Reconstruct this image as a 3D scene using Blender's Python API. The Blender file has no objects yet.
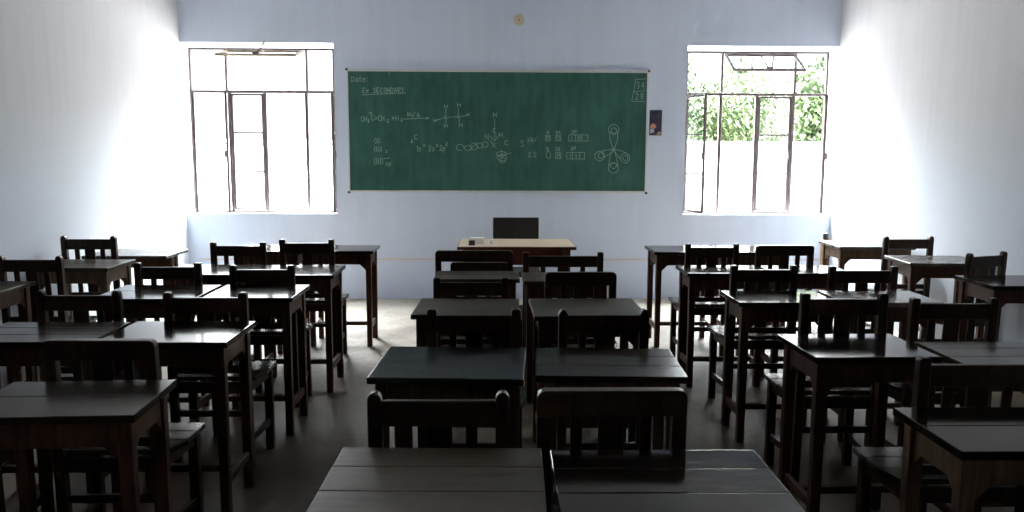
import bpy, bmesh, math, random
from mathutils import Vector, Matrix
random.seed(7)
sc = bpy.context.scene
col = sc.collection
R = math.radians

BACKC = (.66, .72, .84)
SIDEC = (.70, .69, .705)
SIDELOW = (.72, .77, .84)  # blue of the sky light on the lower side walls, put into the colour
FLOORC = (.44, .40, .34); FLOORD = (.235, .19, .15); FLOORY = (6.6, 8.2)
BOARDC = (.022, .085, .068)
CHALKC = (.36, .45, .41)
LEAFC = (.09, .125, .055)
GROUNDC = (.14, .13, .12)
TOPR = (.075, .12); TOPS = .13
SKYC = (.93, .97, 1.0); SKYS = (2.6, 75); SKYZ = (.1, .8)
EXPO = .6
# ------------------------------------------------------------------ helpers
class MB:
    """collects shapes into one mesh"""
    def __init__(self):
        self.bm = bmesh.new()
    def _take(self, tmp, M=None):
        if M is not None: bmesh.ops.transform(tmp, matrix=M, verts=tmp.verts)
        me = bpy.data.meshes.new('tmp'); tmp.to_mesh(me); tmp.free()
        self.bm.from_mesh(me); bpy.data.meshes.remove(me)
    def box(self, x0, x1, y0, y1, z0, z1, bev=.003, seg=1, fn=None, M=None):
        t = bmesh.new(); bmesh.ops.create_cube(t, size=1)
        for v in t.verts:
            v.co = Vector(((x0+x1)/2 + v.co.x*(x1-x0), (y0+y1)/2 + v.co.y*(y1-y0), (z0+z1)/2 + v.co.z*(z1-z0)))
        if bev: bmesh.ops.bevel(t, geom=t.edges[:], offset=bev, segments=seg, affect='EDGES', profile=.6)
        if fn:
            for v in t.verts: v.co = fn(v.co)
        self._take(t, M); return self
    def prism(self, pts, a0, a1, axis='y', bev=0, fn=None, M=None):
        """polygon pts in the plane across the axis, extruded a0..a1"""
        t = bmesh.new()
        def P(p, a):
            return {'y': (p[0], a, p[1]), 'x': (a, p[0], p[1]), 'z': (p[0], p[1], a)}[axis]
        A = [t.verts.new(P(p, a0)) for p in pts]; B = [t.verts.new(P(p, a1)) for p in pts]
        t.faces.new(A); t.faces.new(B[::-1]); n = len(pts)
        for i in range(n): t.faces.new((A[i], B[i], B[(i+1) % n], A[(i+1) % n]))
        bmesh.ops.recalc_face_normals(t, faces=t.faces[:])
        if bev: bmesh.ops.bevel(t, geom=t.edges[:], offset=bev, segments=1, affect='EDGES')
        if fn:
            for v in t.verts: v.co = fn(v.co)
        self._take(t, M); return self
    def bar(self, a, b, r, n=8):
        a = Vector(a); b = Vector(b); d = b-a
        t = bmesh.new(); bmesh.ops.create_cone(t, cap_ends=True, segments=n, radius1=r, radius2=r, depth=d.length)
        self._take(t, Matrix.Translation((a+b)/2) @ d.to_track_quat('Z', 'Y').to_matrix().to_4x4()); return self
    def lathe(self, prof, n=28, M=None):
        t = bmesh.new(); rings = []
        for r, z in prof:
            rings.append([t.verts.new((max(r, 1e-5)*math.cos(2*math.pi*i/n), max(r, 1e-5)*math.sin(2*math.pi*i/n), z)) for i in range(n)])
        for A, B in zip(rings, rings[1:]):
            for i in range(n): t.faces.new((A[i], A[(i+1) % n], B[(i+1) % n], B[i]))
        t.faces.new(rings[0][::-1]); t.faces.new(rings[-1])
        bmesh.ops.recalc_face_normals(t, faces=t.faces[:])
        self._take(t, M); return self
    def mesh(self, name, smooth=False):
        me = bpy.data.meshes.new(name); self.bm.to_mesh(me); self.bm.free()
        if smooth:
            for p in me.polygons: p.use_smooth = True
        return me

def obj(name, me, mat=None, parent=None, loc=None, rotz=0, rot=None):
    if isinstance(me, MB): me = me.mesh(name)
    if mat is not None and not me.materials: me.materials.append(mat)
    o = bpy.data.objects.new(name, me); col.objects.link(o)
    if parent is not None: o.parent = parent
    if loc is not None: o.location = loc
    if rot is not None: o.rotation_euler = rot
    elif rotz: o.rotation_euler = (0, 0, rotz)
    return o

def tag(o, label=None, cat=None, group=None, kind=None):
    if label: o['label'] = label
    if cat: o['category'] = cat
    if group: o['group'] = group
    if kind: o['kind'] = kind
    return o

def thing(name, loc, label, cat, group=None, rotz=0):
    o = bpy.data.objects.new(name, None); o.empty_display_size = .1
    col.objects.link(o); o.location = loc; o.rotation_euler = (0, 0, rotz)
    return tag(o, label, cat, group)

def struct(name, me, mat, **k):
    return tag(obj(name, me, mat, **k), kind='structure')

# ------------------------------------------------------------------ materials
def new_mat(name):
    m = bpy.data.materials.new(name); m.use_nodes = True
    nt = m.node_tree; b = nt.nodes['Principled BSDF']
    return m, nt, b

def link(nt, a, ao, b, bi): nt.links.new(a.outputs[ao], b.inputs[bi])

def ramp(nt, stops):
    r = nt.nodes.new('ShaderNodeValToRGB'); e = r.color_ramp.elements
    while len(e) < len(stops): e.new(.5)
    for i, (p, c) in enumerate(stops): e[i].position = p; e[i].color = (*c, 1)
    return r

def wood(name, dark, light, rough=(.25, .42), scale=(2, 14, 14), spec=.5, bump=.25, worn=None):
    m, nt, b = new_mat(name)
    tc = nt.nodes.new('ShaderNodeTexCoord'); mp = nt.nodes.new('ShaderNodeMapping'); oi = nt.nodes.new('ShaderNodeObjectInfo')
    mp.inputs['Scale'].default_value = scale
    add = nt.nodes.new('ShaderNodeVectorMath'); add.operation = 'ADD'
    mul = nt.nodes.new('ShaderNodeVectorMath'); mul.operation = 'SCALE'; mul.inputs['Scale'].default_value = 37
    link(nt, oi, 'Random', mul, 0); link(nt, tc, 'Object', add, 0); link(nt, mul, 0, add, 1); link(nt, add, 0, mp, 'Vector')
    n1 = nt.nodes.new('ShaderNodeTexNoise'); n1.inputs['Scale'].default_value = 3; n1.inputs['Detail'].default_value = 6; n1.inputs['Roughness'].default_value = .65
    link(nt, mp, 0, n1, 'Vector')
    n2 = nt.nodes.new('ShaderNodeTexNoise'); n2.inputs['Scale'].default_value = 6; n2.inputs['Detail'].default_value = 4
    link(nt, add, 0, n2, 'Vector')
    r = ramp(nt, [(.3, dark), (.62, light), (.8, tuple(c*1.35 for c in light))])
    link(nt, n1, 'Fac', r, 'Fac')
    out = r
    if worn:
        mix = nt.nodes.new('ShaderNodeMix'); mix.data_type = 'RGBA'
        wr = ramp(nt, [(.3, (0, 0, 0)), (.75, (1, 1, 1))]); link(nt, n2, 'Fac', wr, 'Fac')
        link(nt, wr, 0, mix, 0); link(nt, r, 0, mix, 6); mix.inputs[7].default_value = (*worn, 1)
        nt.links.new(mix.outputs[2], b.inputs['Base Color'])
    else: link(nt, r, 0, b, 'Base Color')
    mr = nt.nodes.new('ShaderNodeMapRange'); mr.inputs[1].default_value = .3; mr.inputs[2].default_value = .7
    mr.inputs[3].default_value = rough[0]; mr.inputs[4].default_value = rough[1]
    link(nt, n2, 'Fac', mr, 0); link(nt, mr, 0, b, 'Roughness')
    b.inputs['Specular IOR Level'].default_value = spec; b.inputs['Specular Tint'].default_value = (1, .86, .74, 1)
    bp = nt.nodes.new('ShaderNodeBump'); bp.inputs['Strength'].default_value = bump; bp.inputs['Distance'].default_value = .002
    link(nt, n1, 'Fac', bp, 'Height'); link(nt, bp, 0, b, 'Normal')
    return m

def plain(name, c, rough=.6, metal=0, var=.12, scale=8, spec=.5):
    m, nt, b = new_mat(name)
    tc = nt.nodes.new('ShaderNodeTexCoord'); n = nt.nodes.new('ShaderNodeTexNoise')
    n.inputs['Scale'].default_value = scale; n.inputs['Detail'].default_value = 5
    link(nt, tc, 'Object', n, 'Vector')
    r = ramp(nt, [(.3, tuple(x*(1-var) for x in c)), (.7, tuple(min(1, x*(1+var)) for x in c))])
    link(nt, n, 'Fac', r, 'Fac'); link(nt, r, 0, b, 'Base Color')
    b.inputs['Roughness'].default_value = rough; b.inputs['Metallic'].default_value = metal
    b.inputs['Specular IOR Level'].default_value = spec
    return m

def plaster(name, base, stain, zfade=None, low=None, rough=.85):
    """whitewash with faint vertical streaks, blotches and a bluer tone low down"""
    m, nt, b = new_mat(name)
    tc = nt.nodes.new('ShaderNodeTexCoord')
    n1 = nt.nodes.new('ShaderNodeTexNoise'); n1.inputs['Scale'].default_value = 1.3; n1.inputs['Detail'].default_value = 8; n1.inputs['Roughness'].default_value = .6
    link(nt, tc, 'Object', n1, 'Vector')
    mp = nt.nodes.new('ShaderNodeMapping'); mp.inputs['Scale'].default_value = (9, 9, .5); link(nt, tc, 'Object', mp, 'Vector')
    n2 = nt.nodes.new('ShaderNodeTexNoise'); n2.inputs['Scale'].default_value = 1.6; n2.inputs['Detail'].default_value = 4; link(nt, mp, 0, n2, 'Vector')
    a = nt.nodes.new('ShaderNodeMath'); a.operation = 'ADD'; link(nt, n1, 'Fac', a, 0); link(nt, n2, 'Fac', a, 1)
    r = ramp(nt, [(.72, stain), (1.0, base)]); r.color_ramp.elements[0].position = .36; r.color_ramp.elements[1].position = .56
    h = nt.nodes.new('ShaderNodeMath'); h.operation = 'MULTIPLY'; h.inputs[1].default_value = .5; link(nt, a, 0, h, 0); link(nt, h, 0, r, 'Fac')
    src, so = r, 0
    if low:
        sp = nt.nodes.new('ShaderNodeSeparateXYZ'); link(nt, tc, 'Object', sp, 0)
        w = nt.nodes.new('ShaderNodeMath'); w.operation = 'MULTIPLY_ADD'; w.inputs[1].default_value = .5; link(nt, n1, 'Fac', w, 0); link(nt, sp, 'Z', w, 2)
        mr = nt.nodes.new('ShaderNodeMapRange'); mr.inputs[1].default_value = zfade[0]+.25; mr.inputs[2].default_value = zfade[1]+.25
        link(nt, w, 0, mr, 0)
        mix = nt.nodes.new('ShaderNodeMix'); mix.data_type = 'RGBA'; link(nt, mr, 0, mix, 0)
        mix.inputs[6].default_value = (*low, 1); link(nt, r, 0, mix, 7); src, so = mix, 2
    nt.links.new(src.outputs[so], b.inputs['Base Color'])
    b.inputs['Roughness'].default_value = rough; b.inputs['Specular IOR Level'].default_value = .25
    bp = nt.nodes.new('ShaderNodeBump'); bp.inputs['Strength'].default_value = .3; bp.inputs['Distance'].default_value = .004
    n3 = nt.nodes.new('ShaderNodeTexNoise'); n3.inputs['Scale'].default_value = 30; link(nt, tc, 'Object', n3, 'Vector')
    link(nt, n3, 'Fac', bp, 'Height'); link(nt, bp, 0, b, 'Normal')
    return m

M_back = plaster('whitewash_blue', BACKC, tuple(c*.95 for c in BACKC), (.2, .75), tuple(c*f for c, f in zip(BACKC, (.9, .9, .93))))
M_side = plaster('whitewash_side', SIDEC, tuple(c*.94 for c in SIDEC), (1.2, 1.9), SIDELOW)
M_ceil = plaster('whitewash_ceiling', (.62, .63, .65), (.55, .56, .58))
M_reveal = plain('reveal_white', (.8, .8, .8), .8, var=.03)
M_outwall = plaster('outside_plaster', (.78, .77, .74), (.68, .67, .64))
M_ground = plain('outside_ground', GROUNDC, .95, var=.15, scale=1.5)

def floor_mat():
    # light falloff painted into the cement: paler by the windows, darker among the desks
    m, nt, b = new_mat('worn_cement')
    tc = nt.nodes.new('ShaderNodeTexCoord')
    n1 = nt.nodes.new('ShaderNodeTexNoise'); n1.inputs['Scale'].default_value = 1.1; n1.inputs['Detail'].default_value = 9; n1.inputs['Roughness'].default_value = .62
    n2 = nt.nodes.new('ShaderNodeTexNoise'); n2.inputs['Scale'].default_value = 22; n2.inputs['Detail'].default_value = 6
    link(nt, tc, 'Object', n1, 'Vector'); link(nt, tc, 'Object', n2, 'Vector')
    a = nt.nodes.new('ShaderNodeMath'); a.operation = 'MULTIPLY_ADD'; a.inputs[1].default_value = .3; link(nt, n2, 'Fac', a, 0); link(nt, n1, 'Fac', a, 2)
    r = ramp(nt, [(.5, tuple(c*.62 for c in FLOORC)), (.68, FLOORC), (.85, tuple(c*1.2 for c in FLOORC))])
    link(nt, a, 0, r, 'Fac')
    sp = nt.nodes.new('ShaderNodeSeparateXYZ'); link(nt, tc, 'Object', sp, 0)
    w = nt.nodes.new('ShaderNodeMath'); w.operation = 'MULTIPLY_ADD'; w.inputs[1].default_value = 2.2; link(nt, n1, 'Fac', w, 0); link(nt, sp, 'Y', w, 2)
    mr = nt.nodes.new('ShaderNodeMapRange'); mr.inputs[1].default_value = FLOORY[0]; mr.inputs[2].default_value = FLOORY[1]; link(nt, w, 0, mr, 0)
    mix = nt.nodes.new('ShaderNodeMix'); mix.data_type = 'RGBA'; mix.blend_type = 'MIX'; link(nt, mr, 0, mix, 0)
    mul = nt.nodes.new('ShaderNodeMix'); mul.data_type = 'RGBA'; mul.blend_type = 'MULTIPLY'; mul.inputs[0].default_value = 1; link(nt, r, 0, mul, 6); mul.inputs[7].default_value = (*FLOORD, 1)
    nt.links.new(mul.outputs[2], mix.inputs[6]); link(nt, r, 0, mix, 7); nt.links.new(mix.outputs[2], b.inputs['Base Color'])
    b.inputs['Roughness'].default_value = .62; b.inputs['Specular IOR Level'].default_value = .3
    bp = nt.nodes.new('ShaderNodeBump'); bp.inputs['Strength'].default_value = .35; bp.inputs['Distance'].default_value = .004
    link(nt, a, 0, bp, 'Height'); link(nt, bp, 0, b, 'Normal')
    return m
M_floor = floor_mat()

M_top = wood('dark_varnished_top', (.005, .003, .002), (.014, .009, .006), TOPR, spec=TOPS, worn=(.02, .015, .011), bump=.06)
M_shine = wood('pale_glossy_top', (.05, .042, .034), (.10, .088, .075), (.2, .32), spec=.4, worn=(.14, .125, .11), bump=.1)  # pale base colour partly holds the glare from the windows
M_dust = wood('dusty_brown_top', (.022, .017, .012), (.05, .04, .03), (.34, .46), spec=.12, worn=(.07, .058, .044), bump=.2)
M_topworn = wood('worn_brown_top', (.04, .03, .019), (.11, .083, .056), (.28, .38), spec=.2, worn=(.12, .1, .066), bump=.3)
M_topblue = wood('bluish_dark_top', (.008, .009, .01), (.022, .024, .026), (.18, .26), spec=TOPS, worn=(.03, .036, .038), bump=.12)  # bluish reflection put into the base colour
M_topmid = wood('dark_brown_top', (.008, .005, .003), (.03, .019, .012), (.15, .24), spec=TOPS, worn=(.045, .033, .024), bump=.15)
M_leg = wood('brown_frame', (.02, .009, .0055), (.08, .033, .019), (.38, .55), scale=(14, 14, 2), spec=.3)
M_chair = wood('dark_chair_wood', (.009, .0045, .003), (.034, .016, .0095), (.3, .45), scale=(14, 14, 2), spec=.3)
M_seat = wood('dark_seat_wood', (.008, .006, .005), (.022, .016, .013), (.2, .26), scale=(14, 3, 14), spec=.6, worn=(.04, .032, .028), bump=.02)
M_leglight = wood('raw_brown_frame', (.05, .028, .015), (.14, .08, .045), (.45, .6), scale=(14, 14, 2), spec=.4)
M_teachtop = wood('ochre_top', (.46, .36, .24), (.62, .52, .40), (.35, .5), spec=.5)
M_teachbody = wood('red_brown_body', (.05, .012, .008), (.11, .028, .018), (.35, .5), scale=(3, 3, 3), spec=.4)
M_steel = plain('painted_steel_frame', (.15, .115, .115), .5, var=.15)
M_rust = plain('pale_awning_frame', (.42, .33, .24), .6, var=.2)
M_alu = plain('board_edge', (.62, .62, .60), .4, var=.06)
M_dark = plain('dark_corner', (.03, .03, .035), .5)
M_black = plain('black_rexine', (.012, .010, .010), .55, var=.3)
M_chalk = plain('chalk', CHALKC, .95, var=.3, scale=90)
M_white = plain('white_card', (.85, .85, .82), .7, var=.04)
M_cream = plain('cream_plastic', (.55, .48, .34), .5, var=.1, scale=20)
M_pipe = plain('paint_line', (.62, .56, .55), .8, var=.1, scale=10)
M_bark = plain('bark', (.12, .08, .05), .9, var=.3)

def board_mat():
    m, nt, b = new_mat('green_chalkboard')
    tc = nt.nodes.new('ShaderNodeTexCoord')
    n1 = nt.nodes.new('ShaderNodeTexNoise'); n1.inputs['Scale'].default_value = 1.6; n1.inputs['Detail'].default_value = 9; n1.inputs['Roughness'].default_value = .62
    mp = nt.nodes.new('ShaderNodeMapping'); mp.inputs['Scale'].default_value = (7, 1, 1.2); link(nt, tc, 'Object', mp, 'Vector')
    n2 = nt.nodes.new('ShaderNodeTexNoise'); n2.inputs['Scale'].default_value = 2.5; n2.inputs['Detail'].default_value = 5
    link(nt, tc, 'Object', n1, 'Vector'); link(nt, mp, 0, n2, 'Vector')
    a = nt.nodes.new('ShaderNodeMath'); a.operation = 'MULTIPLY_ADD'; a.inputs[1].default_value = .6; link(nt, n2, 'Fac', a, 0); link(nt, n1, 'Fac', a, 2)
    r = ramp(nt, [(.62, BOARDC), (.98, tuple(c*1.55+.012 for c in BOARDC))])
    link(nt, a, 0, r, 'Fac'); link(nt, r, 0, b, 'Base Color')
    b.inputs['Roughness'].default_value = .5; b.inputs['Specular IOR Level'].default_value = .35
    return m
M_board = board_mat()

def glass_mat():
    m = bpy.data.materials.new('thin_glass'); m.use_nodes = True; nt = m.node_tree
    for n in list(nt.nodes): nt.nodes.remove(n)
    o = nt.nodes.new('ShaderNodeOutputMaterial'); mx = nt.nodes.new('ShaderNodeMixShader')
    t = nt.nodes.new('ShaderNodeBsdfTransparent'); t.inputs[0].default_value = (.93, .95, .94, 1)
    g = nt.nodes.new('ShaderNodeBsdfGlossy'); g.inputs['Roughness'].default_value = .05
    mx.inputs[0].default_value = .06
    link(nt, t, 0, mx, 1); link(nt, g, 0, mx, 2); link(nt, mx, 0, o, 0)
    return m
M_glass = glass_mat()

def leaf_mat():
    m, nt, b = new_mat('leaves')
    tc = nt.nodes.new('ShaderNodeTexCoord'); n = nt.nodes.new('ShaderNodeTexNoise'); n.inputs['Scale'].default_value = 1.5; n.inputs['Detail'].default_value = 4
    link(nt, tc, 'Object', n, 'Vector')
    r = ramp(nt, [(.35, (LEAFC[0]*.55, LEAFC[1]*.6, LEAFC[2]*.6)), (.65, LEAFC)]); link(nt, n, 'Fac', r, 'Fac'); link(nt, r, 0, b, 'Base Color')
    b.inputs['Roughness'].default_value = .6; b.inputs['Specular IOR Level'].default_value = .2
    return m
M_leaf = leaf_mat()

def photo_mat():
    """small printed calendar picture: dark with a warm patch low down"""
    m, nt, b = new_mat('printed_picture')
    tc = nt.nodes.new('ShaderNodeTexCoord'); n = nt.nodes.new('ShaderNodeTexNoise'); n.inputs['Scale'].default_value = 14; n.inputs['Detail'].default_value = 1
    link(nt, tc, 'Object', n, 'Vector')
    r = ramp(nt, [(.35, (.02, .02, .05)), (.55, (.05, .04, .06)), (.66, (.09, .06, .07))]); link(nt, n, 'Fac', r, 'Fac'); link(nt, r, 0, b, 'Base Color')
    b.inputs['Roughness'].default_value = .5
    return m
M_photo = photo_mat()

# ------------------------------------------------------------------ the room
XL, XR, YB, YF, ZC = -3.066, 3.455, 8.373, -2.2, 3.35
T = .24
WZ0, WZ1 = .861, 2.551
W1X0, W1X1 = XL, -1.566
W2X0, W2X1 = 1.934, XR
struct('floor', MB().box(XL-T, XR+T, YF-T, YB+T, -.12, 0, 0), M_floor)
struct('ceiling', MB().box(XL-T, XR+T, YF-T, YB+T, ZC, ZC+.15, 0), M_ceil)
# back wall with two openings that run to the corners
wb = MB()
wb.box(XL, XR, YB, YB+T, 0, WZ0, 0).box(XL, XR, YB, YB+T, WZ1, ZC, 0).box(W1X1, W2X0, YB, YB+T, WZ0, WZ1, 0)
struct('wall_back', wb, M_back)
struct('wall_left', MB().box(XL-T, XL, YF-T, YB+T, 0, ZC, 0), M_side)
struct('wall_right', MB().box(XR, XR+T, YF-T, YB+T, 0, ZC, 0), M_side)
# the wall behind the camera
wf = MB()
wf.box(XL, XR, YF-T, YF, 0, ZC, 0)
struct('wall_front', wf, M_side)
# painted border line round the foot of the back wall
struct('trim_1', MB().box(W1X1-1.4, 3.4, YB-.003, YB, .398, .418, 0), M_pipe)
# plastered sill boards
struct('trim_2', MB().box(W1X0+.002, W1X1-.002, YB+.004, YB+T-.004, WZ0, WZ0+.012, .004), M_reveal)
struct('trim_3', MB().box(W2X0+.002, W2X1-.002, YB+.004, YB+T-.004, WZ0, WZ0+.012, .004), M_reveal)

# ------------------------------------------------------------------ windows
YW = YB+.13          # plane of the frames
K = (YW)/YB
def window(name, x0, x1, muls, leaf_bays, closed, open_leaves, awn):
    z0, z1, zt = WZ0+.014, WZ1-.04, 2.083
    root = bpy.data.objects.new(name, None); col.objects.link(root); tag(root, kind='structure')
    root.location = ((x0+x1)/2, YW, 0)
    ox = (x0+x1)/2
    L = lambda x: x-ox
    d = .02
    f = MB()
    f.box(L(x0), L(x0)+.025, -d, d, z0, z1).box(L(x1)-.025, L(x1), -d, d, z0, z1)
    f.box(L(x0)+.025, L(x1)-.025, -d, d, z0, z0+.02).box(L(x0)+.025, L(x1)-.025, -d, d, z1-.022, z1)
    f.box(L(x0)+.025, L(x1)-.025, -d, d, zt-.014, zt+.014)
    obj('window_frame', f, M_steel, root)
    for m in muls:
        w = .016
        b = MB().box(L(m)-w, L(m)+w, -d*.9, d*.9, z0+.02, zt-.014)
        obj('mullion', b, M_steel, root)
    for m in awn[:2]:
        obj('mullion', MB().box(L(m)-.012, L(m)+.012, -d*.9, d*.9, zt+.014, z1-.022), M_steel, root)
    # fixed upper panes at the two ends
    for a, b in ((x0+.025, awn[0]-.012), (awn[1]+.012, x1-.025)):
        obj('glass_pane', MB().box(L(a), L(b), -.002, .002, zt+.014, z1-.022, 0), M_glass, root)
    # a casement leaf: stiles, rails, two glazing bars, hung on one edge
    def leaf(hx, width, ang, side):
        e = bpy.data.objects.new('casement_leaf', None); col.objects.link(e); e.parent = root
        e.location = (L(hx), -.022 if ang else 0, 0); e.rotation_euler = (0, 0, ang)
        s = side
        def bx(m, a, b, z_0, z_1, t=.012):
            m.box(min(s*a, s*b), max(s*a, s*b), -t, t, z_0, z_1, .002)
        lf = MB(); za, zb = z0+.024, zt-.018
        bx(lf, .004, .024, za, zb); bx(lf, width-.024, width-.002, za, zb)
        bx(lf, .024, width-.024, za, za+.022); bx(lf, .024, width-.024, zb-.022, zb)
        h = (zb-za)/3
        for i in (1, 2): bx(lf, .024, width-.024, za+i*h-.009, za+i*h+.009, .008)
        obj('leaf_frame', lf, M_steel, e)
        g = MB(); bx(g, .02, width-.02, za+.02, zb-.02, .002); obj('leaf_glass', g, M_glass, e)
        hd = MB().box(s*(width-.012)-.006, s*(width-.012)+.006, -.03, -.012, 1.43, 1.50, .002)
        obj('handle', hd, M_steel, e)
    for a in closed: leaf(*a, 0, 1)
    for a in open_leaves: leaf(*a)
    # top-hung awning sash pushed open into the room
    ax0, ax1 = awn[0]+.014, awn[1]-.014; ang = awn[2]; hh = z1-.03-zt-.02
    e = bpy.data.objects.new('awning_sash', None); col.objects.link(e); e.parent = root
    e.location = (L((ax0+ax1)/2), -.022, z1-.03); e.rotation_euler = (ang, 0, 0)
    w = (ax1-ax0)/2
    a = MB().box(-w, w, -.012, .012, -.03, 0, .002).box(-w, w, -.012, .012, -hh, -hh+.02, .002)
    a.box(-w, -w+.02, -.012, .012, -hh+.02, -.03, .002).box(w-.02, w, -.012, .012, -hh+.02, -.03, .002)
    a.box(-.004, .004, -.008, .008, -hh+.02, -.03, .001)
    obj('sash_frame', a, M_rust if awn[3] else M_steel, e)
    obj('sash_glass', MB().box(-w+.02, w-.02, -.002, .002, -hh+.02, -.03, 0), M_glass, e)
    st = MB().bar((.02, -.02, -hh+.02), (.06, -.11, -hh+.14), .007).box(-.03, .03, -.03, -.01, -hh, -hh+.02, .002)
    obj('stay', st, M_steel, e)
    return root
window('window_1', -3.03, W1X1-.012, [-2.64, -2.285, -1.87], None, [(-2.628, .33)],
       [(-3.0, .345, R(-70), 1), (-2.67, .33, R(-73), 1), (-1.60, .26, R(98), -1)], (-2.66, -1.86, R(-78), True))
window('window_2', W2X0+.012, 3.405, [2.315, 2.685, 3.06], None, [(2.70, .345)],
       [(1.965, .345, R(-70), 1), (3.40, .335, R(68), -1)], (2.32, 3.065, R(-60), False))

# ------------------------------------------------------------------ chalkboard
BX, BZ, BW, BH = 0.0552, 1.69175, 2.987, 1.2067
bd = thing('chalkboard', (BX, YB-.02, BZ), 'long green chalkboard covered with chalk chemistry notes, hung on the back wall', 'chalkboard')
obj('writing_surface', MB().box(-BW/2+.012, BW/2-.012, -.004, .016, -BH/2+.012, BH/2-.012, 0), M_board, bd)
fr = MB()
fr.box(-BW/2, BW/2, -.012, .02, BH/2-.018, BH/2+.006, .003).box(-BW/2, BW/2, -.014, .02, -BH/2, -BH/2+.02, .003)
fr.box(-BW/2, -BW/2+.013, -.012, .02, -BH/2+.02, BH/2-.018, .002).box(BW/2-.016, BW/2, -.012, .02, -BH/2+.02, BH/2-.018, .002)
obj('board_frame', fr, M_alu, bd)
for sx in (-1, 1):
    for sz in (-1, 1):
        t_ = MB().box(sx*BW/2-.012, sx*BW/2+.012, -.018, .02, sz*BH/2-.011, sz*BH/2+.011, .004, 2)
        obj('corner_cap', t_, M_dark, bd)
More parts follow.
